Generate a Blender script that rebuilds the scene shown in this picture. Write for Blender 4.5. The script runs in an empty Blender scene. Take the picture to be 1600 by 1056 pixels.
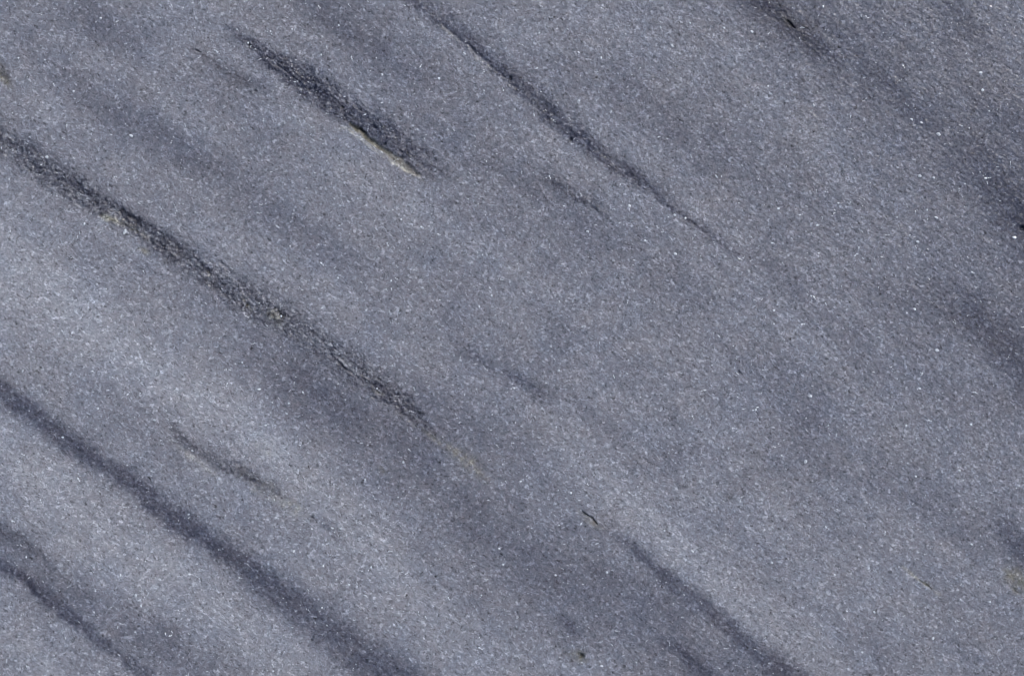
import bpy, math, random
import numpy as np

# ------------------------------------------------------------------ camera, world, sun, exposure
S = 0.0005            # one photograph pixel is half a millimetre of stone
TOP = 0.04            # height of the slab's face above the bed it lies on
sc = bpy.context.scene
cam_d = bpy.data.cameras.new('camera')
cam = bpy.data.objects.new('camera', cam_d)
sc.collection.objects.link(cam)
cam_d.lens = 70; cam_d.sensor_width = 36
cam_d.clip_start = 0.02; cam_d.clip_end = 200
cam.location = (0, 0, TOP + 0.8 * 70 / 36)
cam.rotation_euler = (0, 0, 0)
sc.camera = cam

SUN_EL, SUN_AZ = 47.0, 38.0      # azimuth clockwise from the top of the picture
w = bpy.data.worlds.new('World'); sc.world = w; w.use_nodes = True
wn = w.node_tree
bg = wn.nodes['Background']
sky = wn.nodes.new('ShaderNodeTexSky'); sky.sky_type = 'NISHITA'; sky.sun_disc = False
sky.sun_elevation = math.radians(SUN_EL); sky.sun_rotation = math.radians(SUN_AZ)
wn.links.new(sky.outputs[0], bg.inputs[0]); bg.inputs[1].default_value = 0.09
sd = bpy.data.lights.new('sun', 'SUN'); sd.energy = 3.0; sd.angle = math.radians(0.5); sd.color = (1, 0.965, 0.91)
so = bpy.data.objects.new('sun', sd); sc.collection.objects.link(so)
so.rotation_euler = (math.radians(90 - SUN_EL), 0, math.radians(180 - SUN_AZ))
so.location = (1, 1.3, 2)
sc.view_settings.view_transform = 'Standard'; sc.view_settings.look = 'None'
sc.cycles.filter_width = .85
sc.view_settings.exposure = 0.0; sc.view_settings.gamma = 1.0

# ------------------------------------------------------------------ noise on arrays
def table(seed): return np.random.RandomState(seed).rand(256, 256).astype(np.float32)
_T = {}
def vn(x, y, seed):
    if seed not in _T: _T[seed] = table(seed)
    T = _T[seed]
    xi = np.floor(x).astype(np.int32); yi = np.floor(y).astype(np.int32)
    fx = x - xi; fy = y - yi
    fx = fx * fx * (3 - 2 * fx); fy = fy * fy * (3 - 2 * fy)
    x0 = xi & 255; x1 = (xi + 1) & 255; y0 = yi & 255; y1 = (yi + 1) & 255
    a = T[y0, x0] * (1 - fx) + T[y0, x1] * fx
    b = T[y1, x0] * (1 - fx) + T[y1, x1] * fx
    return (a * (1 - fy) + b * fy) * 2 - 1
def fbm(x, y, seed, n=4, g=0.55):
    s = 0; a = 1; t = 0
    for i in range(n):
        s = s + a * vn(x * 2 ** i + 17.3 * i, y * 2 ** i + 5.1 * i, seed + i); t += a; a *= g
    return s / t

# ------------------------------------------------------------------ the grid of the slab's face, in photograph pixels
def axis(a, b, lo, hi, st):
    core = np.arange(a, b + st, st)
    def out(start, end, sgn):
        r = []; p = start; d = st
        while (p < end) if sgn > 0 else (p > end):
            d = min(d * 1.06, 16); p = p + sgn * d; r.append(p)
        r[-1] = end
        return r
    return np.array(out(core[0], lo, -1)[::-1] + list(core) + out(core[-1], hi, 1))
STEP = 1.5
ax = axis(-24, 1624, -1000, 2600, STEP); ay = axis(-24, 1080, -820, 1880, STEP)
NX, NY = len(ax), len(ay)
X, Y = np.meshgrid(ax, ay); X = X.astype(np.float32); Y = Y.astype(np.float32)
rs = np.random.RandomState(5)
jx = np.minimum(np.gradient(ax), STEP * 2)[None, :]; jy = np.minimum(np.gradient(ay), STEP * 2)[:, None]
JX = (rs.rand(NY, NX) - .5) * .72 * jx; JY = (rs.rand(NY, NX) - .5) * .72 * jy
JX[:, [0, -1]] = 0; JY[[0, -1], :] = 0; JY[:, [0, -1]] = 0; JX[[0, -1], :] = 0
X = (X + JX).astype(np.float32); Y = (Y + JY).astype(np.float32)

# bedding direction: down to the right
th = math.radians(38.5); ct, st_ = math.cos(th), math.sin(th)
U = X * ct + Y * st_; V = -X * st_ + Y * ct              # along / across the bedding (V grows to the lower left)
wob = fbm(X / 160, Y / 160, 11, 3) * 14
right = np.clip((X - 700) / 600, 0, 1)                   # the right of the face is more strongly foliated

# ragged edges of veins
WX = X + fbm(U / 26, V / 14, 21, 3, .6) * 5.5 + fbm(X / 6, Y / 6, 31, 3, .8) * 6.5
WY = Y + fbm(U / 26, V / 14, 41, 3, .6) * 5.5 + fbm(X / 6, Y / 6, 51, 3, .8) * 6.5
# crack lines waver less
CX = X + fbm(X / 12, Y / 12, 61, 2) * 2.2; CY = Y + fbm(X / 12, Y / 12, 71, 2) * 2.2

def stroke(nodes, p=2.0, warp=True, sub=None):
    """profile 0..depth of a band; nodes (x, y, half width up-right, half width down-left, depth)"""
    PX, PY = (WX, WY) if warp else (CX, CY)
    n = np.array(nodes, dtype=np.float32)
    m = float(n[:, 2:4].max()) * 2.6 + 12
    i0, i1 = np.searchsorted(ay, [n[:, 1].min() - m, n[:, 1].max() + m])
    j0, j1 = np.searchsorted(ax, [n[:, 0].min() - m, n[:, 0].max() + m])
    sl = (slice(i0, i1), slice(j0, j1))
    px = PX[sl]; py = PY[sl]
    best = np.full(px.shape, 1e9, np.float32); pr = np.zeros(px.shape, np.float32)
    for k in range(len(n) - 1):
        a, b = n[k], n[k + 1]
        dx, dy = b[0] - a[0], b[1] - a[1]; L = math.hypot(dx, dy) + 1e-6
        t = ((px - a[0]) * dx + (py - a[1]) * dy) / (L * L)
        tc = np.clip(t, 0, 1)
        qx = px - (a[0] + tc * dx); qy = py - (a[1] + tc * dy)
        side = (px - a[0]) * dy - (py - a[1]) * dx     # > 0: upper right of the line
        hw = np.where(side > 0, a[2] + tc * (b[2] - a[2]), a[3] + tc * (b[3] - a[3]))
        d = np.sqrt(qx * qx + qy * qy) / hw
        dep = a[4] + tc * (b[4] - a[4])
        c = d < best
        best = np.where(c, d, best); pr = np.where(c, dep * np.exp(-d ** p), pr)
    return sl, pr

LV = np.full(X.shape, 131.0, np.float32)                 # grey level the stone should reach in daylight
WARM = np.zeros(X.shape, np.float32)                     # rusty / ochre mineral
BLUE = np.zeros(X.shape, np.float32)
Z = np.zeros(X.shape, np.float32)                        # relief in photograph pixels
ROUGH = np.zeros(X.shape, np.float32)                    # coarse open crystals
IDM = np.zeros(X.shape, np.int16)                        # which part a point belongs to

# --- broad clouds in the stone
def band(*n, p=2.0):
    sl, pr = stroke(n, p); LV[sl] += pr
# dark clouds
band((90, -30, 26, 26, -9), (150, 35, 28, 28, -19), (215, 75, 20, 20, -8))
band((40, 70, 30, 26, -6), (140, 150, 30, 25, -11), (200, 190, 30, 24, -17), (270, 230, 30, 24, -14), (350, 270, 34, 24, -12), (430, 320, 30, 24, -4))
band((465, -20, 32, 26, -16), (520, 30, 32, 24, -18), (600, 85, 34, 26, -15), (690, 120, 30, 24, -10), (760, 160, 22, 22, -4))
band((600, 150, 30, 30, -3), (720, 220, 40, 34, -6), (840, 290, 36, 34, -10), (920, 360, 34, 30, -10), (1010, 410, 30, 26, -7), (1100, 480, 30, 24, -4))
band((430, 340, 28, 24, -8), (520, 395, 30, 24, -10), (640, 450, 30, 26, -7), (700, 480, 30, 26, -5))
band((880, 90, 40, 40, -6), (1000, 165, 44, 40, -9), (1120, 235, 44, 36, -6), (1260, 330, 44, 30, -3))
band((1130, -40, 55, 40, -20), (1220, 30, 60, 38, -20), (1310, 95, 70, 40, -16), (1400, 160, 70, 44, -15), (1490, 235, 60, 40, -16), (1560, 300, 60, 50, -24), (1660, 390, 60, 50, -26))
band((1400, -40, 60, 60, -9), (1500, 40, 60, 60, -8), (1590, 150, 60, 70, -7), (1660, 230, 60, 60, -12))
band((1480, -10, 14, 14, -20), (1512, 42, 18, 16, -22), (1540, 80, 12, 12, -6))
band((1510, 140, 20, 20, -5), (1560, 172, 26, 26, -9), (1600, 205, 30, 28, -13), (1660, 250, 26, 24, -22))
band((1530, 240, 26, 30, -8), (1570, 290, 30, 34, -16), (1600, 340, 40, 34, -30), (1660, 400, 40, 40, -34))
band((1380, 130, 10, 10, -10), (1410, 158, 12, 12, -14), (1450, 190, 12, 10, -5))
band((1420, 440, 34, 30, -8), (1500, 485, 38, 34, -30), (1560, 540, 40, 32, -34), (1640, 620, 40, 34, -38))
band((1480, 420, 60, 40, -8), (1560, 480, 70, 40, -12), (1660, 560, 70, 40, -14))
band((1350, 450, 40, 34, -6), (1440, 560, 40, 30, -7), (1540, 640, 40, 30, -7), (1640, 720, 40, 30, -6))
band((1220, 640, 30, 22, -5), (1320, 680, 34, 30, -9), (1420, 760, 34, 30, -8), (1540, 830, 30, 30, -6))
band((1370, 760, 22, 20, -7), (1440, 790, 26, 20, -9), (1530, 860, 26, 20, -8))
band((1560, 800, 18, 16, -12), (1588, 852, 20, 20, -46), (1640, 900, 30, 22, -46))
band((1450, 980, 14, 10, -6), (1490, 1008, 18, 12, -14), (1530, 1030, 16, 12, -10))
band((1350, 985, 10, 10, -8), (1385, 1040, 14, 12, -12), (1400, 1070, 12, 12, -8))
# the broad dark swath that follows the long vein and runs on to the bottom right
band((400, 520, 40, 50, -8), (470, 590, 44, 64, -20), (560, 660, 56, 62, -17), (640, 720, 66, 54, -15), (720, 785, 66, 58, -17),
     (800, 850, 60, 72, -17), (880, 885, 56, 76, -17), (960, 910, 34, 80, -18), (1040, 960, 26, 90, -17), (1130, 1040, 26, 100, -16), (1200, 1100, 26, 100, -16))
band((640, 600, 30, 26, -6), (720, 660, 44, 30, -12), (800, 700, 40, 30, -12), (860, 760, 24, 30, -8))
band((690, 500, 22, 20, -6), (730, 545, 28, 22, -11), (790, 585, 28, 22, -11), (850, 612, 30, 24, -10), (900, 640, 30, 22, -4))
band((935, 660, 24, 20, -7), (1010, 735, 26, 20, -8), (1110, 700, 26, 20, -7), (1180, 760, 30, 24, -5))
band((1180, 560, 26, 26, -3), (1290, 620, 26, 20, -8), (1240, 700, 26, 24, -10), (1300, 740, 24, 20, -6))
band((300, 130, 24, 20, -4), (380, 175, 24, 20, -8), (450, 230, 22, 22, -5))
band((60, 920, 26, 24, -10), (130, 950, 34, 26, -12), (220, 1000, 36, 26, -15), (300, 1050, 36, 26, -14), (350, 1090, 30, 26, -12))
band((0, 850, 34, 34, -14), (60, 900, 26, 20, -12), (120, 950, 20, 18, -6))
band((240, 965, 12, 12, -8), (258, 985, 14, 12, -14), (285, 1010, 12, 12, -9))
band((130, 700, 30, 30, -3), (210, 640, 30, 26, -5), (150, 600, 24, 20, -4))
band((860, 970, 18, 18, -6), (890, 978, 13, 12, -14), (920, 990, 12, 12, -4))
band((1180, 395, 24, 20, -6), (1260, 470, 26, 22, -7), (1330, 530, 26, 24, -6), (1400, 640, 26, 24, -5))
band((870, 960, 10, 8, -6), (893, 980, 12, 9, -14), (905, 990, 8, 8, -6))
band((470, 590, 34, 40, -4), (560, 655, 36, 40, -7), (640, 700, 36, 36, -4))
band((1250, -60, 160, 120, -6), (1450, 120, 190, 150, -7), (1600, 330, 190, 150, -9), (1720, 560, 190, 150, -8))
# pale clouds
band((-60, 360, 60, 90, 16), (100, 470, 60, 80, 19), (250, 580, 46, 70, 17), (380, 660, 40, 50, 14), (470, 740, 40, 50, 15), (560, 830, 36, 60, 12), (660, 930, 36, 60, 9), (760, 1020, 30, 60, 6), (840, 1100, 30, 60, 4))
band((305, 82, 11, 11, -6), (350, 112, 14, 13, -12), (392, 135, 16, 14, -15), (425, 158, 14, 12, -7))
band((-60, 650, 40, 40, 8), (60, 740, 40, 60, 12), (180, 830, 34, 60, 13), (300, 910, 30, 50, 11), (400, 990, 30, 50, 11), (490, 1070, 30, 50, 11))
band((380, 640, 24, 20, 6), (410, 690, 22, 22, 8), (440, 740, 20, 20, 5))
band((-60, 90, 30, 40, 4), (60, 170, 30, 34, 6), (140, 225, 30, 26, 6), (230, 290, 30, 26, 3), (320, 350, 30, 26, 2), (450, 440, 30, 26, 1))
band((250, -30, 40, 30, 3), (330, 30, 40, 34, 4), (260, 100, 40, 30, 3))
band((430, 170, 30, 40, 5), (520, 235, 28, 50, 7), (610, 300, 26, 50, 8), (700, 360, 36, 44, 6), (820, 460, 40, 40, 4))
band((830, 640, 24, 24, 3), (900, 720, 34, 34, 7), (970, 790, 40, 26, 10), (1040, 850, 40, 22, 12), (1110, 920, 44, 22, 11), (1190, 980, 44, 24, 10), (1290, 1060, 50, 30, 9))
band((1040, 580, 60, 60, 4), (1160, 700, 80, 80, 4), (1300, 860, 90, 90, 3), (1420, 950, 80, 90, 2))
band((1100, 60, 34, 44, 3), (1180, 160, 40, 44, 4), (1280, 200, 30, 44, 2))
band((1340, 370, 40, 40, 3), (1400, 430, 40, 40, 2))
band((0, 930, 20, 30, 4), (40, 1010, 30, 40, 8), (90, 1070, 30, 40, 9))
# streaky and cloudy irregularity of the whole rock
LV += fbm((U + wob) / 190, (V + wob) / 46, 101, 3) * 6.0
LV += fbm(U / 60, V / 22, 111, 3) * 4.5
LV += fbm(X / 26, Y / 26, 121, 3, .7) * 6.5 + fbm(X / 8, Y / 8, 126, 2, .9) * 3.0
LV += fbm(U / 14, V / 6, 131, 2) * (2.0 + 3.0 * right)
# overall drift: paler toward the lower left, darker toward the upper right
LV = 121 + np.where(LV > 131, (LV - 131) * 1.05, (LV - 131) * (1.28 - .42 * np.clip((X - 1150) / 350, 0, 1)))
LV += np.clip(V - 300 + 140, -700, 500) * .009 - 5.0 * np.clip((X - 900) / 500, 0, 1) * np.clip((700 - Y) / 500, 0, 1)
# beyond the photograph the bedding goes on with streaks of its own
far = np.clip(np.maximum(np.maximum(-X, X - 1600), np.maximum(-Y, Y - 1056)) / 130, 0, 1)
sv = fbm((U + wob * 2) / 420, (V + wob) / 52, 141, 4)
LV -= far * (np.clip(sv - .18, 0, 1) * 120 + fbm(U / 500, V / 120, 151, 3) * 14)

# --- the veins, each one a part of the slab
VEINS = []
def vein(label, nodes, p=2.6, th=.42, warm=0.0, rough=0.0, low=0.0):
    VEINS.append(label); vid = len(VEINS)
    wd = {1: 1.06, 2: .9, 3: .86, 5: 1.0, 7: .9}.get(vid, 1.0); dd = {1: .9, 7: 1.0, 3: .95, 6: .5, 12: 1.1}.get(vid, 1.0)
    nodes = [(a, b, c * wd, d * wd, e * dd) for a, b, c, d, e in nodes]
    sl, pr = stroke(nodes, p)
    u, v, x, y = U[sl], V[sl], X[sl], Y[sl]
    mod = 1 + (.26 + .22 * rough) * fbm(u / 34, v / 6, 200 + vid, 3) + (.30 + .75 * rough) * fbm(x / 6.5, y / 4.5, 230 + vid, 3, 1.0)
    LV[sl] -= pr * mod
    mx = max(n[4] for n in nodes)
    f = pr / mx
    # open pale and dark crystals inside the vein
    k1 = vn(u / 4.6, v / 2.8, 260 + vid) + .5 * vn(x / 2.6, y / 2.6, 280 + vid); k2 = .6 + .8 * fbm(u / 16, v / 8, 300 + vid, 2)
    fr = np.clip(f * 1.4, 0, 1) * (rough * .9 + .12)
    LV[sl] += fr * (np.clip(k1 - .42, 0, .5) * 95 * k2 - np.clip(-k1 - .34, 0, .5) * 70)
    Z[sl] += fr * (np.clip(k1 - .3, 0, .5) * 1.2 - np.clip(-k1 - .3, 0, .5) * 1.6)
    WARM[sl] += f * warm; ROUGH[sl] = np.maximum(ROUGH[sl], f * rough); Z[sl] -= f * low * .4
    m = f > th * min(1, .35 + .65)
    sub = IDM[sl]; sub[m] = vid; IDM[sl] = sub
W, E = -60, 1660
vein('broad dark grey vein with rough open crystals, the longest and widest of the upper left',
     [(-60, 172, 21, 21, 40), (0, 218, 21, 21, 42), (50, 252, 21, 21, 40), (100, 288, 21, 20, 40), (150, 316, 19, 20, 42), (200, 344, 14, 14, 44), (250, 378, 16, 17, 46),
      (310, 418, 20, 20, 36), (380, 463, 24, 24, 34), (450, 503, 22, 20, 32), (520, 551, 24, 21, 32), (590, 602, 21, 18, 36), (640, 639, 13, 12, 36), (662, 662, 7, 7, 28), (680, 684, 4, 4, 8)], p=2.9, warm=.12, rough=.95, low=1.3)
vein('long smooth dark vein crossing the lower left',
     [(-60, 565, 18, 16, 46), (0, 608, 20, 18, 50), (50, 648, 20, 19, 50), (100, 685, 21, 19, 52), (150, 720, 21, 18, 52), (200, 752, 21, 18, 54), (240, 785, 22, 18, 54),
      (275, 815, 23, 18, 52), (325, 845, 24, 20, 52), (375, 880, 26, 20, 48), (400, 902, 28, 22, 46), (437, 930, 30, 26, 44), (487, 962, 32, 30, 40),
      (525, 990, 34, 32, 42), (560, 1022, 36, 34, 42), (600, 1050, 38, 36, 42), (680, 1110, 38, 36, 40)], p=2.5, rough=.2, low=.4)
vein('narrow dark vein cutting the lower left corner',
     [(-60, 845, 12, 10, 26), (0, 880, 12, 10, 32), (28, 898, 12, 9, 46), (60, 925, 14, 10, 42), (90, 948, 15, 10, 46), (120, 972, 15, 11, 44), (150, 998, 14, 11, 42),
      (190, 1026, 14, 11, 38), (225, 1056, 14, 11, 38), (280, 1100, 14, 11, 36)], p=2.2, rough=.3, low=.5)
vein('faint broken vein just above the one in the lower left corner',
     [(-40, 800, 10, 10, 20), (0, 826, 10, 10, 26), (30, 843, 10, 9, 28), (58, 865, 10, 8, 26), (88, 892, 8, 7, 14), (118, 914, 10, 8, 24), (150, 940, 8, 8, 8)], p=2, th=.5, warm=.08, rough=.3)
vein('short dark tapering vein with a rusty crevice along its lower edge',
     [(352, 42, 5, 5, 16), (378, 58, 9, 7, 36), (402, 80, 12, 9, 46), (440, 105, 22, 16, 54), (480, 133, 26, 20, 58), (520, 162, 26, 19, 54), (560, 188, 26, 14, 54),
      (600, 214, 26, 15, 50), (638, 240, 25, 15, 40), (675, 262, 18, 14, 22), (705, 280, 14, 12, 10)], p=3.8, rough=.8, low=.6, warm=.04)
vein('thin broken vein left of the short tapering one',
     [(296, 72, 4, 5, 10), (318, 88, 6, 6, 18), (345, 108, 8, 7, 24), (380, 128, 10, 9, 26), (412, 152, 8, 9, 16), (430, 170, 6, 6, 6)], p=2, th=.5, warm=.10, rough=.25, low=.3)
vein('long narrow dark vein running down from the top centre',
     [(590, -50, 16, 14, 40), (640, -4, 18, 12, 42), (672, 22, 20, 9, 40), (702, 44, 22, 8, 40), (742, 78, 22, 8, 42), (770, 103, 20, 8, 46), (800, 128, 18, 9, 46), (850, 168, 20, 13, 50),
      (880, 196, 20, 14, 50), (920, 228, 18, 13, 46), (960, 260, 16, 11, 44), (990, 276, 15, 10, 42), (1020, 300, 15, 9, 38), (1060, 333, 12, 7, 36), (1098, 362, 10, 6, 28),
      (1130, 384, 9, 5, 18), (1165, 410, 9, 5, 8)], p=2.2, rough=.35, low=.5)
vein('dusky brown patchy vein right of the centre top',
     [(848, 268, 8, 8, 10), (870, 286, 11, 10, 20), (888, 304, 12, 11, 26), (918, 312, 9, 10, 22), (936, 326, 7, 6, 24), (955, 345, 7, 7, 12)], p=2, th=.5, warm=.08, rough=.4)
vein('smoky vein with a black slit in the upper right',
     [(1165, -25, 16, 14, 20), (1200, 10, 18, 16, 26), (1236, 40, 14, 12, 30), (1272, 72, 12, 12, 24), (1305, 98, 12, 10, 10)], p=2, th=.5, rough=.2, warm=.05)
vein('curved brownish vein lying in the pale lower left',
     [(262, 656, 4, 5, 16), (272, 672, 6, 5, 30), (290, 694, 9, 6, 34), (312, 712, 12, 7, 34), (345, 728, 15, 8, 32), (375, 738, 16, 9, 33), (404, 754, 14, 8, 33), (432, 770, 9, 6, 28), (448, 778, 5, 4, 10)],
     p=2.2, th=.48, warm=.08, rough=.4, low=.5)
vein('tiny dark dash below the curved brownish vein', [(500, 808, 4, 4, 12), (508, 818, 6, 5, 28), (521, 833, 7, 6, 28), (530, 842, 4, 4, 8)], p=2, th=.5, warm=.06, rough=.4)
vein('dark vein widening toward the bottom centre right',
     [(945, 824, 5, 6, 8), (965, 838, 7, 7, 20), (988, 853, 8, 9, 30), (1022, 884, 10, 12, 32), (1052, 910, 11, 15, 34), (1090, 938, 12, 17, 34), (1128, 968, 13, 17, 36),
      (1160, 996, 14, 18, 36), (1200, 1030, 18, 24, 38), (1232, 1058, 24, 28, 42), (1290, 1110, 26, 30, 42)], p=2.2, th=.5, rough=.2, low=.3)
vein('faint parallel vein at the bottom centre right',
     [(1035, 1000, 8, 9, 12), (1066, 1018, 12, 11, 24), (1090, 1045, 14, 14, 26), (1120, 1080, 16, 16, 26)], p=2, th=.5, rough=.2)
vein('short smoky vein in the middle', [(716, 538, 8, 8, 8), (742, 556, 10, 8, 20), (762, 568, 9, 7, 8), (785, 580, 10, 8, 9), (804, 592, 10, 8, 20), (838, 612, 10, 8, 14), (866, 624, 8, 7, 5)], p=2, th=.5, rough=.3)
vein('brown stained chip at the left edge', [(-14, 92, 7, 7, 40), (0, 108, 7, 7, 40), (10, 122, 6, 6, 34), (20, 134, 4, 4, 8)], p=2, th=.5, warm=.3, rough=.4, low=.8)
NV = len(VEINS)

# dark strands and pale strands inside the big vein
def strand(nodes, gl, warm=0.0, dz=0.0, p=2.0, warp=False):
    sl, pr = stroke(nodes, p, warp)
    k = np.clip(.8 + 1.5 * fbm(X[sl] / 9, Y[sl] / 9, 301, 3, .8), 0, 1.5)
    LV[sl] += pr * gl * k; WARM[sl] += pr * warm * k; Z[sl] += pr * k * min(dz, .15) * .7
    return sl, pr
for n, gl, wm, dz in [
    ([(96, 278, 3, 3, .6), (120, 286, 6, 6, 1), (150, 308, 7, 7, 1), (160, 318, 4, 4, .4)], -16, 0, -1),
    ([(160, 316, 4, 4, .5), (186, 328, 5, 5, 1), (214, 344, 5, 5, 1), (232, 352, 4, 4, .5)], -24, .05, -1.5),
    ([(236, 352, 6, 6, .6), (256, 366, 8, 8, 1), (275, 386, 9, 8, 1), (296, 404, 6, 6, .5)], -18, 0, -1.2),
    ([(150, 330, 4, 4, .6), (165, 340, 6, 6, 1), (190, 350, 5, 4, 1), (214, 358, 4, 4, .8), (232, 374, 4, 4, .5)], 22, .45, .6),
    ([(196, 352, 2, 2, .6), (208, 357, 3, 2, 1), (216, 362, 2, 2, .6)], -34, .1, -2),
    ([(310, 412, 3, 3, .5), (325, 424, 4, 4, 1), (338, 432, 3, 3, .6)], -24, .1, -2),
    ([(336, 400, 3, 2, .5), (346, 408, 4, 3, 1), (354, 420, 3, 2, .5)], -24, 0, -1.5),
    ([(320, 440, 8, 5, .6), (345, 452, 8, 6, 1), (372, 474, 8, 6, 1), (396, 500, 8, 7, 1), (412, 516, 5, 5, .4)], -14, .08, -1),
    ([(376, 462, 2, 2, .6), (384, 472, 3, 3, 1), (390, 482, 2, 2, .6)], -34, .25, -2.5),
    ([(380, 470, 2, 2, .6), (388, 478, 2, 2, 1), (392, 486, 2, 2, .6)], 34, .7, 1),
    ([(428, 482, 3, 3, .7), (436, 490, 4, 4, 1), (440, 496, 3, 3, .6)], -48, .3, -3.5),
    ([(405, 480, 8, 7, .4), (425, 492, 12, 9, 1), (440, 505, 8, 8, .5)], 6, .35, 0),
    ([(440, 512, 5, 5, .6), (460, 524, 6, 6, 1), (480, 540, 6, 5, .7), (500, 556, 5, 5, 1), (520, 575, 5, 4, .7), (545, 590, 4, 4, 1), (565, 600, 3, 3, .7)], -14, .04, -.8),
    ([(514, 552, 1.6, 1.6, .6), (535, 572, 2, 2, 1), (552, 585, 1.6, 1.6, 1), (575, 602, 1.6, 1.6, .5)], -30, 0, -1.6),
    ([(518, 552, 1.4, 1.4, .6), (540, 570, 1.8, 1.8, 1), (562, 590, 1.4, 1.4, .6)], 26, 0, .6),
    ([(560, 588, 1.6, 1.6, .6), (580, 602, 2, 2, 1), (598, 620, 1.6, 1.6, .5)], -24, 0, -1.6),
    ([(565, 606, 3, 3, .5), (585, 620, 4, 4, 1), (612, 634, 4, 4, .8), (640, 655, 4, 4, 1), (660, 672, 3, 3, .6)], -18, .05, -1),
    ([(580, 606, 2, 2, .5), (590, 612, 2.4, 2.4, 1), (600, 618, 2, 2, .5)], 30, .4, .5),
    ([(655, 664, 3, 3, .5), (668, 676, 5, 4, 1), (684, 688, 6, 5, 1), (700, 700, 6, 4, .7), (712, 708, 7, 6, .9), (728, 720, 8, 7, 1), (744, 736, 8, 7, .8), (765, 752, 6, 6, .3)], 6, .3, 0),
    ([(594, 730, 3, 3, .4), (600, 735, 4, 4, 1), (604, 740, 3, 3, .4)], -14, .6, -1),
    # edge line and pale lip of the top centre vein
    ([(686, 34, 1.6, 1.6, .5), (700, 46, 2, 2, 1), (722, 62, 2, 2, .6), (748, 86, 2.2, 2.2, 1), (772, 108, 2.2, 2.2, .8), (800, 132, 2.2, 2.2, 1), (815, 142, 2, 2, .4)], -22, .05, -1.6),
    ([(672, 30, 3, 2, .4), (694, 44, 3, 3, 1), (716, 62, 3, 3, .5), (740, 86, 3, 3, .9), (764, 112, 3, 3, .5)], 12, .15, .7),
    ([(1060, 332, 2, 2, .5), (1085, 352, 2, 2, 1), (1104, 366, 2, 2, .6), (1132, 386, 2, 2, .5)], -13, .05, -.9),
    ([(921, 320, 1.5, 1.5, .5), (928, 326, 2, 2, 1), (936, 332, 1.5, 1.5, .5)], -26, .1, -2),
    # lip of the rusty crevice: ochre tint, its sunlit brightness painted in
    ([(533, 199, 4, 4, .4), (546, 201, 2, 3, .8), (560, 214, 1.6, 1.8, 1), (576, 228, 1.4, 1.8, .9), (592, 239, 1.4, 1.8, .9), (612, 252, 1.6, 2, .9), (636, 268, 3, 2, 1), (662, 283, 2.4, 2.4, .6)], 27, .4, 0),
    # beige halo round the curved brown vein
    ([(268, 690, 5, 5, .5), (290, 708, 5, 5, 1), (312, 722, 4, 5, .6), (335, 740, 4, 4, .6)], 14, .22, 0),
    ([(395, 765, 4, 4, .5), (430, 780, 8, 6, .8), (462, 796, 9, 7, 1), (475, 803, 6, 6, .5)], 10, .3, 0),
    ([(402, 695, 5, 5, .5), (413, 702, 6, 6, 1), (422, 712, 4, 4, .5)], 14, .15, 0),
    ([(370, 738, 8, 5, .5), (400, 756, 12, 7, 1), (425, 765, 10, 5, .7)], 0, .25, -.2),
    ([(0, 112, 5, 6, .8), (6, 122, 5, 6, 1), (16, 138, 4, 4, .5)], 10, .5, 0),
    ([(440, 770, 4, 4, .5), (455, 782, 5, 4, 1), (470, 792, 3, 3, .5)], -9, .1, 0),
    ([(535, 850, 4, 4, .5), (560, 868, 6, 5, 1), (585, 884, 5, 4, .6)], -9, 0, 0),
    ([(480, 802, 2, 2, .5), (487, 808, 3, 3, 1), (494, 814, 2, 2, .5)], -22, .1, -.6),
    # soft ochre blotch beyond the end of the long vein
    ([(690, 694, 8, 8, .4), (712, 706, 14, 12, .8), (735, 725, 15, 13, 1), (758, 742, 10, 10, .4)], 0, .22, 0),
    # thin rusty crack bottom right
    ([(1400, 878, 2, 2, .4), (1420, 893, 2, 3, .9), (1436, 904, 2, 3, 1), (1452, 916, 2.4, 3, 1), (1468, 928, 4, 4, .5)], 8, .4, 0),
    # iron patch at the right edge
    ([(1568, 888, 6, 6, .6), (1582, 900, 16, 16, 1), (1600, 912, 18, 16, 1), (1640, 930, 18, 16, .8)], -10, .5, 0),
    ([(1580, 918, 2, 2, .5), (1586, 922, 3, 3, 1), (1592, 928, 2, 2, .5)], -26, .4, -1.5),
    # halo of the black slit and of the brown pit
    ([(1220, 26, 3, 3, .5), (1232, 36, 5, 5, 1), (1246, 48, 4, 4, .6)], 0, .4, 0),
    ([(895, 1020, 6, 6, .6), (908, 1025, 8, 8, 1), (916, 1030, 5, 5, .5)], -14, .7, -1),
    ([(876, 1010, 5, 5, .5), (884, 1022, 6, 6, 1), (895, 1024, 5, 5, .6)], -12, .15, -.6),
    ([(905, 796, 4, 4, .5), (918, 810, 5, 6, 1), (932, 820, 6, 5, .7), (945, 826, 4, 4, .3)], 0, .4, 0),
    ([(1040, 650, 4, 4, .5), (1056, 662, 6, 6, 1), (1064, 668, 4, 4, .4)], -18, .1, -.6),
    ([(1130, 772, 3, 3, .5), (1142, 776, 5, 5, 1)], -16, .12, -.6),
    ([(218, 388, 4, 4, .4), (227, 392, 5, 4, 1), (234, 396, 4, 4, .4)], 0, .5, 0),
]:
    strand(n, gl, wm, dz)

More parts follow.
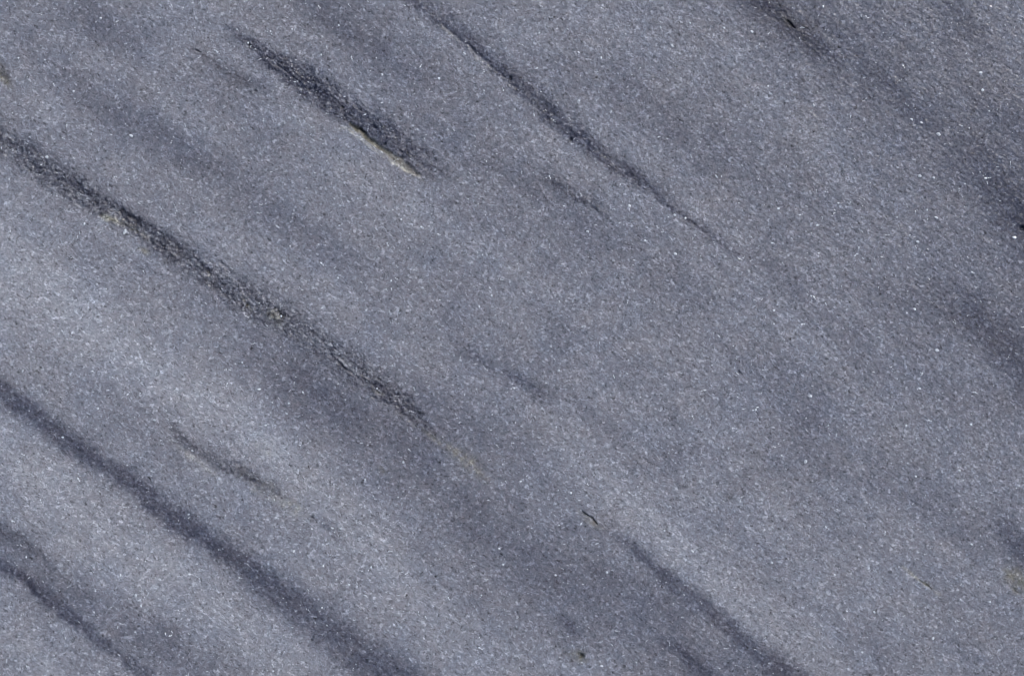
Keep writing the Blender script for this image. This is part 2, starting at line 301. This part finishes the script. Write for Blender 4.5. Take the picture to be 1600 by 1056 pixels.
# --- crevices: real grooves, rusty and coloured darker than the face
CREV = []
def crevice(label, nodes, depth, warm=.5, dark=-50, wide=1.0):
    CREV.append(label); cid = NV + len(CREV)
    sl, pr = stroke(nodes, 3.5, False)
    Z[sl] -= pr * depth * .62; LV[sl] += pr * dark * .8; WARM[sl] += pr * warm
    m = pr > .45
    sub = IDM[sl]; sub[m] = cid; IDM[sl] = sub
crevice('long rusty crevice under the short dark vein',
        [(547, 193, 3, 2, .7), (556, 201, 5, 3, 1), (566, 209, 5, 3.4, 1), (580, 221, 5, 3.6, .95), (592, 230, 5, 3.8, .9), (606, 240, 6, 3.6, .75), (620, 250, 7, 4, .65), (636, 261, 6, 4, .55), (655, 275, 4, 3, .4)], 6.5, .85, -26)
crevice('short black crack with a bend in the lower middle', [(909, 797, 1.2, 1.4, .7), (915, 805, 2.2, 1.8, 1), (921, 808, 1.6, 1.6, .8), (925, 810, 2.2, 1.8, 1), (932, 818, 1.4, 1.4, .8)], 5, .35, -50)
crevice('black slit near the top right', [(1230, 33, 1.4, 1.4, .7), (1234, 37, 2, 2, 1), (1241, 44, 1.6, 1.6, .9)], 5, .3, -50)
crevice('thin brown crack in the lower right', [(1435, 905, 1.2, 1.2, .6), (1446, 914, 1.8, 1.8, 1), (1455, 921, 1.2, 1.2, .7)], 3, .5, -30)
crevice('hair crack in the upper left', [(303, 78, 1, 1, .6), (307, 80, 1.6, 1.6, 1), (312, 82, 1, 1, .6)], 5, .2, -50)
# --- pits
PITS = [(158, 335, 4.0, -60), (86, 268, 3.2, -55), (206, 330, 3, -45), (797, 123, 3.6, -70), (892, 218, 3.2, -70), (601, 225, 3.0, -60), (627, 245, 4.0, -65), (534, 168, 2.6, -55),
        (507, 167, 2.4, -50), (388, 71, 2.6, -55), (399, 143, 2.6, -50), (506, 138, 3, -45), (908, 1025, 5.0, -60), (1598, 356, 5.0, -80), (1154, 581, 2.6, -50), (1281, 634, 2.6, -42),
        (61, 477, 2.2, -45), (107, 165, 2.0, -40), (39, 167, 1.8, -40), (487, 808, 2.4, -50), (486, 999, 2.6, -50), (505, 815, 2.6, -40), (605, 881, 2.6, -40), (1169, 692, 2.8, -36),
        (1185, 690, 3, -40), (1241, 672, 2.8, -40), (1363, 461, 2.6, -36), (1326, 961, 3.2, -36), (656, 694, 2.4, -40), (690, 268, 3, -45), (443, 494, 2.6, -50), (268, 665, 2.6, -42),
        (370, 727, 2.8, -34), (1016, 399, 2.4, -36), (576, 702, 2.6, -36), (13, 283, 3, -30), (324, 419, 3, -45), (1488, 915, 3, -20), (1586, 920, 3, -40), (920, 319, 2.2, -40),
        (1508, 36, 3, -30), (1141, 709, 3, -30), (1062, 725, 2.6, -30), (1059, 661, 3.2, -30), (30, 906, 3.2, -26), (118, 915, 3, -28)]
PITS = [p for p in PITS if p[3] <= -50]
for i, (x, y, r, dk) in enumerate(PITS):
    dk *= .62; r *= .85
    sl, pr = stroke([(x, y, r, r, 1), (x + 1, y + .6, r * .9, r * .9, 1)], 3, False)
    Z[sl] -= pr * r * .9; LV[sl] += pr * dk; WARM[sl] += pr * .15
    m = pr > .4
    sub = IDM[sl]; sub[m] = NV + len(CREV) + 1 + i; IDM[sl] = sub

# ------------------------------------------------------------------ relief of the face
rgh = 1 + 2.0 * np.clip(ROUGH, 0, 1)
Z += fbm(X / 170, Y / 170, 401, 3) * 1.8                       # very slight waviness
Z += fbm(U / 34, V / 16, 411, 3) * .55 * rgh                   # worn hollows along the bedding
Z += fbm(X / 5.5, Y / 5.5, 421, 2) * .14 * (rgh * 2 - 1)
Z += fbm(U / 9, V / 3.4, 431, 2) * .24 * right
Z += (rs.rand(NY, NX).astype(np.float32) - .5) * .12 * np.minimum(jx, 1.5)   # single crystals
fade = 1.0 - far * .3
Z = Z * fade

# ------------------------------------------------------------------ mineral colour
LV0 = LV.copy()
LV += rs.randn(NY, NX).astype(np.float32) * 4.0
LV = np.clip(LV, 26, 205)
WARM = np.clip(WARM, 0, 1)
hue = fbm(X / 7, Y / 7, 501, 3, .9) * 1.5; hue2 = fbm(X / 45, Y / 45, 511, 3) * 1.6
R = LV - 3.0 + hue * 1.6 + hue2 * 1.2 + WARM * 8
G = LV - 1.6 - hue * .8 + WARM * 2
B = LV + 8.0 - (LV - 120) * .07 - hue * 1.6 - hue2 * 1.5 - WARM * 24
def lin(v):
    v = np.clip(v, 4, 250) / 255
    return ((v + .055) / 1.055) ** 2.4
ALB = 1.12
COL = np.stack([lin(R) * ALB * 1.0, lin(G) * ALB, lin(B) * ALB, np.ones_like(R)], -1).astype(np.float32)

# ------------------------------------------------------------------ materials
def marble_material():
    m = bpy.data.materials.new('grey_marble'); m.use_nodes = True
    nt = m.node_tree; N = nt.nodes; L = nt.links
    b = N['Principled BSDF']
    def nd(t, **k):
        n = N.new(t)
        for a, v in k.items(): setattr(n, a, v)
        return n
    def mth(op, a, c=None, cl=False):
        n = nd('ShaderNodeMath', operation=op); n.use_clamp = cl
        for i, q in enumerate((a, c)):
            if q is None: continue
            if isinstance(q, (int, float)): n.inputs[i].default_value = q
            else: L.new(q, n.inputs[i])
        return n.outputs[0]
    geo = nd('ShaderNodeNewGeometry')
    pos = geo.outputs['Position']
    at = nd('ShaderNodeAttribute', attribute_name='mineral_colour')
    # crystals drawn out a little along the bedding
    rot = nd('ShaderNodeVectorRotate', rotation_type='Z_AXIS'); L.new(pos, rot.inputs['Vector']); rot.inputs['Angle'].default_value = th
    st = nd('ShaderNodeMapping'); L.new(rot.outputs[0], st.inputs['Vector']); st.inputs['Scale'].default_value = (.8, 1.05, 1)
    wn_ = nd('ShaderNodeTexNoise'); L.new(st.outputs[0], wn_.inputs['Vector']); wn_.inputs['Scale'].default_value = 900; wn_.inputs['Detail'].default_value = 1
    wv = nd('ShaderNodeVectorMath', operation='SCALE'); L.new(wn_.outputs['Color'], wv.inputs[0]); wv.inputs['Scale'].default_value = .0011
    wa = nd('ShaderNodeVectorMath', operation='ADD'); L.new(st.outputs[0], wa.inputs[0]); L.new(wv.outputs[0], wa.inputs[1])
    def cells(px):
        v = nd('ShaderNodeTexVoronoi'); v.voronoi_dimensions = '2D'; L.new(wa.outputs[0], v.inputs['Vector'])
        v.inputs['Scale'].default_value = 1 / (px * S)
        s = nd('ShaderNodeSeparateColor'); L.new(v.outputs['Color'], s.inputs[0])
        return v, s
    v1, s1 = cells(2.0); v2, s2 = cells(5.5); v3, s3 = cells(3.2)
    # curved grain boundaries, some pale, some open and dark
    def lines(px, width, seed):
        mp = nd('ShaderNodeMapping'); L.new(st.outputs[0], mp.inputs['Vector']); mp.inputs['Location'].default_value = (seed, seed * .37, 0)
        a = nd('ShaderNodeTexNoise'); L.new(mp.outputs[0], a.inputs['Vector']); a.inputs['Scale'].default_value = 1 / (px * S); a.inputs['Detail'].default_value = 1
        c = nd('ShaderNodeTexNoise'); L.new(mp.outputs[0], c.inputs['Vector']); c.inputs['Scale'].default_value = .6 / (px * S); c.inputs['Detail'].default_value = 2
        k = mth('SUBTRACT', 1.0, mth('DIVIDE', mth('ABSOLUTE', mth('SUBTRACT', a.outputs['Fac'], .5)), width), True)
        g = mth('MULTIPLY', mth('SUBTRACT', c.outputs['Fac'], .535), 11.0, True)
        return mth('MULTIPLY', k, g)
    lp = lines(3.9, .085, 3.1); ld = lines(4.4, .075, 7.7)
    fn = nd('ShaderNodeTexWhiteNoise'); fn.noise_dimensions = '2D'
    sn = nd('ShaderNodeVectorMath', operation='SNAP'); L.new(wa.outputs[0], sn.inputs[0]); sn.inputs[1].default_value = (1.25 * S,) * 3; L.new(sn.outputs[0], fn.inputs['Vector'])
    # clusters where crystals are clearer or cloudier
    cl = nd('ShaderNodeTexNoise'); L.new(st.outputs[0], cl.inputs['Vector']); cl.inputs['Scale'].default_value = 130; cl.inputs['Detail'].default_value = 3
    # transparent grains show the dark stone under them, cloudy ones are pale
    t1 = mth('MULTIPLY', mth('SUBTRACT', s1.outputs[0], .5), .22)
    t2 = mth('MULTIPLY', mth('SUBTRACT', s2.outputs[0], .5), .06)
    pale = mth('MULTIPLY', mth('POWER', s3.outputs[1], 13.0), mth('MULTIPLY', cl.outputs['Fac'], .85))
    dark = mth('ADD', mth('MULTIPLY', mth('POWER', s3.outputs[2], 16.0), -.4), mth('MULTIPLY', ld, -.55))
    t2 = mth('ADD', t2, mth('ADD', mth('MULTIPLY', lp, .95), mth('MULTIPLY', mth('SUBTRACT', fn.outputs['Value'], .5), .30)))
    f = mth('ADD', mth('ADD', mth('ADD', t1, t2), mth('ADD', dark, mth('MULTIPLY', pale, .9))), 1.0)
    mul = nd('ShaderNodeVectorMath', operation='SCALE'); L.new(at.outputs['Color'], mul.inputs[0]); L.new(f, mul.inputs['Scale'])
    add = nd('ShaderNodeVectorMath', operation='SCALE'); add.inputs[0].default_value = (.19, .2, .22); L.new(pale, add.inputs['Scale'])
    out = nd('ShaderNodeVectorMath', operation='ADD'); L.new(mul.outputs[0], out.inputs[0]); L.new(add.outputs[0], out.inputs[1])
    L.new(out.outputs[0], b.inputs['Base Color'])
    # every crystal has its own cleavage plane: tilt the normal per crystal
    tv = nd('ShaderNodeVectorMath', operation='SUBTRACT'); L.new(v1.outputs['Color'], tv.inputs[0]); tv.inputs[1].default_value = (.5, .5, .5)
    tf = nd('ShaderNodeVectorMath', operation='MULTIPLY'); L.new(tv.outputs[0], tf.inputs[0]); tf.inputs[1].default_value = (.20, .20, 0)
    tn = nd('ShaderNodeVectorMath', operation='ADD'); L.new(geo.outputs['Normal'], tn.inputs[0]); L.new(tf.outputs[0], tn.inputs[1])
    nn = nd('ShaderNodeVectorMath', operation='NORMALIZE'); L.new(tn.outputs[0], nn.inputs[0])
    L.new(nn.outputs[0], b.inputs['Normal'])
    rr = mth('ADD', mth('MULTIPLY', s1.outputs[2], .35), .28); L.new(rr, b.inputs['Roughness'])
    b.inputs['IOR'].default_value = 1.5
    b.inputs['Specular IOR Level'].default_value = .45
    return m
marble = marble_material()
def crystal_material():
    m = bpy.data.materials.new('white_calcite'); m.use_nodes = True
    N = m.node_tree.nodes; L = m.node_tree.links; b = N['Principled BSDF']
    oi = N.new('ShaderNodeNewGeometry')
    n = N.new('ShaderNodeTexNoise'); n.inputs['Scale'].default_value = 300; L.new(oi.outputs['Position'], n.inputs['Vector'])
    r = N.new('ShaderNodeValToRGB'); L.new(n.outputs['Fac'], r.inputs[0])
    r.color_ramp.elements[0].position = .3; r.color_ramp.elements[0].color = (.40, .43, .49, 1)
    r.color_ramp.elements[1].position = .7; r.color_ramp.elements[1].color = (.72, .75, .8, 1)
    L.new(r.outputs[0], b.inputs['Base Color']); b.inputs['Roughness'].default_value = .25
    return m
calcite = crystal_material()
def bed_material():
    m = bpy.data.materials.new('mortar_bed'); m.use_nodes = True
    N = m.node_tree.nodes; L = m.node_tree.links; b = N['Principled BSDF']
    n = N.new('ShaderNodeTexNoise'); n.inputs['Scale'].default_value = 14; n.inputs['Detail'].default_value = 9
    r = N.new('ShaderNodeValToRGB'); L.new(n.outputs['Fac'], r.inputs[0])
    r.color_ramp.elements[0].color = (.12, .115, .11, 1); r.color_ramp.elements[1].color = (.3, .29, .27, 1)
    L.new(r.outputs[0], b.inputs['Base Color']); b.inputs['Roughness'].default_value = .95
    bu = N.new('ShaderNodeBump'); L.new(n.outputs['Fac'], bu.inputs['Height']); bu.inputs['Distance'].default_value = .01; L.new(bu.outputs[0], b.inputs['Normal'])
    return m

# ------------------------------------------------------------------ meshes
VX = ((X - 800) * S).ravel(); VY = ((528 - Y) * S).ravel(); VZ = (TOP + Z * S).ravel()
P = np.stack([VX, VY, VZ], -1).astype(np.float32)
C4 = COL.reshape(-1, 4)
idx = np.arange(NX * NY, dtype=np.int32).reshape(NY, NX)
Q = np.stack([idx[1:, :-1], idx[1:, 1:], idx[:-1, 1:], idx[:-1, :-1]], -1).reshape(-1, 4)
FID = IDM[:-1, :-1].ravel()

def quads(name, faces, mat, parent, pts=P, cols=C4):
    used, inv = np.unique(faces.ravel(), return_inverse=True)
    me = bpy.data.meshes.new(name)
    n = len(faces)
    me.vertices.add(len(used)); me.vertices.foreach_set('co', pts[used].ravel())
    me.loops.add(n * 4); me.loops.foreach_set('vertex_index', inv.astype(np.int32).ravel())
    me.polygons.add(n); me.polygons.foreach_set('loop_start', np.arange(0, n * 4, 4, dtype=np.int32))
    me.update(calc_edges=True)
    a = me.color_attributes.new('mineral_colour', 'FLOAT_COLOR', 'POINT')
    a.data.foreach_set('color', cols[used].ravel())
    me.polygons.foreach_set('use_smooth', np.zeros(n, bool))
    me.materials.append(mat); me.update()
    o = bpy.data.objects.new(name, me); sc.collection.objects.link(o); o.parent = parent
    return o

slab = bpy.data.objects.new('marble_block', None); sc.collection.objects.link(slab)
slab.empty_display_size = .1
slab['label'] = 'grey marble slab with dark diagonal veins and sparkling sugary grain, filling the view'
slab['category'] = 'marble slab'

quads('stone_face', Q[FID == 0], marble, slab)
for i, lb in enumerate(VEINS):
    f = Q[FID == i + 1]
    if len(f): quads('vein', f, marble, slab)['label'] = lb
for i, lb in enumerate(CREV):
    f = Q[FID == NV + i + 1]
    if len(f): quads('crevice', f, marble, slab)['label'] = lb
for i in range(len(PITS)):
    f = Q[FID == NV + len(CREV) + i + 1]
    if len(f): quads('pit', f, marble, slab)

# the sawn edge round the slab
ring = np.concatenate([idx[0, :], idx[1:, -1], idx[-1, -2::-1], idx[-2:0:-1, 0]])
rp = P[ring]; lo = rp.copy(); lo[:, 2] = 0.002
ep = np.concatenate([rp, lo]); k = len(ring); a = np.arange(k); bq = (a + 1) % k
quads('sawn_edge', np.stack([a, bq, bq + k, a + k], -1).astype(np.int32), marble, slab, ep, np.concatenate([C4[ring], C4[ring]]))

# ------------------------------------------------------------------ white calcite crystals bedded in the face
def height(px, py):
    i = min(max(int(np.searchsorted(ay, py)), 0), NY - 1); j = min(max(int(np.searchsorted(ax, px)), 0), NX - 1)
    return TOP + float(Z[i, j]) * S
def crystal_shape(seed):
    r = random.Random(seed); n = 6
    ring_ = [(math.cos(t) * r.uniform(.75, 1.1), math.sin(t) * r.uniform(.75, 1.1), r.uniform(-.25, .15)) for t in [2 * math.pi * (q + r.uniform(-.25, .25)) / n for q in range(n)]]
    top = [(x * .5 + r.uniform(-.15, .15), y * .5 + r.uniform(-.15, .15), r.uniform(.3, .65)) for x, y, z in ring_[::2]]
    vs = ring_ + top + [(0, 0, -.9)]
    fs = []
    for q in range(3):
        a0 = 2 * q; fs += [(a0, (a0 + 1) % 6, 6 + q), ((a0 + 1) % 6, (a0 + 2) % 6, 6 + (q + 1) % 3), ((a0 + 1) % 6, 6 + (q + 1) % 3, 6 + q)]
    fs += [(6, 7, 8)] + [((q + 1) % 6, q, 9) for q in range(6)]
    return vs, fs
shapes = []
for sd_ in range(5):
    vs, fs = crystal_shape(sd_)
    me = bpy.data.meshes.new('crystal'); me.from_pydata(vs, [], fs); me.materials.append(calcite); me.update(); shapes.append((me, vs, fs))
BIG = [(195, 362, 2.6, 4.6), (1466, 210, 4.4, 3.2), (73, 246, 3.2, 3.2), (132, 350, 2.6, 2.8), (1585, 371, 3.4, 3), (1437, 275, 3.4, 2.4), (1459, 278, 3.2, 2), (1540, 279, 3.2, 2.2), (1277, 352, 3.2, 2.2),
       (1463, 340, 3.4, 2.2), (983, 322, 3, 2.8), (918, 362, 2.8, 2.4), (1055, 397, 3.4, 2.6), (1071, 341, 2.6, 2.4), (1008, 376, 2.4, 2), (1054, 336, 2.4, 2), (1050, 72, 3.2, 2.6), (1078, 37, 1.8, 1.8),
       (115, 143, 2.6, 2.2), (205, 212, 3.2, 2.4), (157, 29, 2.4, 2.2), (387, 67, 2.4, 2.2), (29, 91, 1.8, 1.6), (597, 117, 3.4, 2), (686, 123, 2.2, 2.6), (529, 40, 1.8, 1.6), (502, 86, 1.8, 2),
       (570, 179, 3.2, 1.8), (904, 158, 2.8, 2.2), (904, 82, 2, 1.8), (939, 91, 2, 2.4), (1131, 44, 3, 2), (1175, 50, 3, 2.4), (1286, 11, 2.2, 2.2), (1532, 114, 3, 2.6), (1535, 141, 2.6, 2.6), (1425, 187, 3.4, 2.2),
       (1440, 192, 3, 1.8), (1271, 165, 2.4, 2.8), (1216, 326, 2.6, 2.6), (1209, 485, 2.4, 1.8), (1429, 483, 3, 2.2), (1434, 378, 3, 2.2), (873, 579, 2.2, 2.4), (892, 770, 2, 2.6), (630, 722, 2.6, 2), (627, 343, 1.8, 1.8),
       (498, 382, 2, 1.8), (572, 485, 2.6, 1.8), (528, 434, 1.8, 1.8), (768, 462, 2, 2), (749, 479, 2, 2), (241, 656, 2.6, 2.2), (153, 638, 2.6, 2.2), (98, 683, 2, 2), (532, 826, 2.4, 1.8), (580, 886, 1.8, 2.6),
       (459, 861, 2.4, 3.2), (155, 1049, 2.8, 2.4), (147, 956, 2, 2), (41, 870, 1.6, 2), (220, 946, 2, 3), (296, 897, 3, 2), (212, 930, 2.8, 2.6), (940, 1040, 2.8, 2), (948, 894, 2, 2.2), (868, 898, 2.2, 2),
       (1458, 997, 2.4, 3.4), (1259, 721, 3.4, 3.2), (1266, 619, 3, 3), (1464, 547, 4.2, 2.6), (1441, 584, 2.6, 2.6), (1437, 607, 2.4, 2.4), (1416, 665, 2.4, 2.4), (1517, 663, 2.2, 3), (1304, 898, 2, 2),
       (1366, 956, 2.6, 2), (1347, 1019, 2.6, 2.2), (1206, 879, 3, 1.8), (1518, 850, 2.2, 2.2), (1290, 823, 2, 1.6), (1499, 735, 2.6, 2.4), (1431, 744, 2, 2.6), (589, 607, 2.6, 1.8), (405, 608, 3, 2), (451, 630, 2, 1.8),
       (780, 857, 2.4, 2), (786, 882, 2.2, 2), (503, 949, 2, 1.8), (487, 826, 1.6, 1.6), (439, 494, 2.2, 2), (505, 884, 1.8, 1.8), (427, 1048, 2, 2), (1200, 135, 2, 1.8), (803, 606, 2.2, 2), (1038, 829, 2, 2)]
rnd = random.Random(9)
for q, (x, y, a_, b_) in enumerate(BIG):
    o = bpy.data.objects.new('crystal', shapes[q % 5][0]); sc.collection.objects.link(o); o.parent = slab
    o.location = ((x - 800) * S, (528 - y) * S, height(x, y) + .2 * S)
    o.scale = (a_ * S, b_ * S, 1.6 * S); o.rotation_euler = (rnd.uniform(-.2, .2), rnd.uniform(-.2, .2), rnd.uniform(-.5, .2))
# the countless small ones
vs_, fs_ = [], []
for q in range(8500):
    x = rnd.uniform(-300, 1900); y = rnd.uniform(-250, 1300)
    r_ = rnd.uniform(.5, 1.05) if rnd.random() < .92 else rnd.uniform(1.2, 1.7)
    if x > 900 and rnd.random() < .3: continue
    an = rnd.uniform(-1.3, .5)
    # crystals meet along a boundary in short bent chains
    for link in range(rnd.choice((1, 1, 2, 2, 3))):
        st2 = rnd.uniform(1, 1.9); an += rnd.uniform(-.9, .9); ca, sa = math.cos(an), math.sin(an)
        vv, ff = shapes[rnd.randrange(5)][1:]
        h = height(x, y) + rnd.uniform(-.4, .1) * S * r_; k0 = len(vs_)
        for (vx, vy, vz) in vv:
            px = vx * r_ * st2; py = vy * r_
            vs_.append(((x - 800 + px * ca - py * sa) * S, (528 - y + px * sa + py * ca) * S, h + vz * r_ * S))
        fs_ += [tuple(k0 + t for t in f) for f in ff]
        x += ca * r_ * st2 * 1.5; y -= sa * r_ * st2 * 1.5; r_ *= rnd.uniform(.6, .95)
me = bpy.data.meshes.new('crystal_grains'); me.from_pydata(vs_, [], fs_); me.materials.append(calcite); me.update()
cg = bpy.data.objects.new('crystal_grains', me); sc.collection.objects.link(cg); cg.parent = slab; cg['kind'] = 'stuff'

# ------------------------------------------------------------------ what the slab lies on
me = bpy.data.meshes.new('ground'); me.from_pydata([(-20, -20, 0), (20, -20, 0), (20, 20, 0), (-20, 20, 0)], [], [(0, 1, 2, 3)])
me.materials.append(bed_material()); g = bpy.data.objects.new('ground', me); sc.collection.objects.link(g); g['kind'] = 'structure'
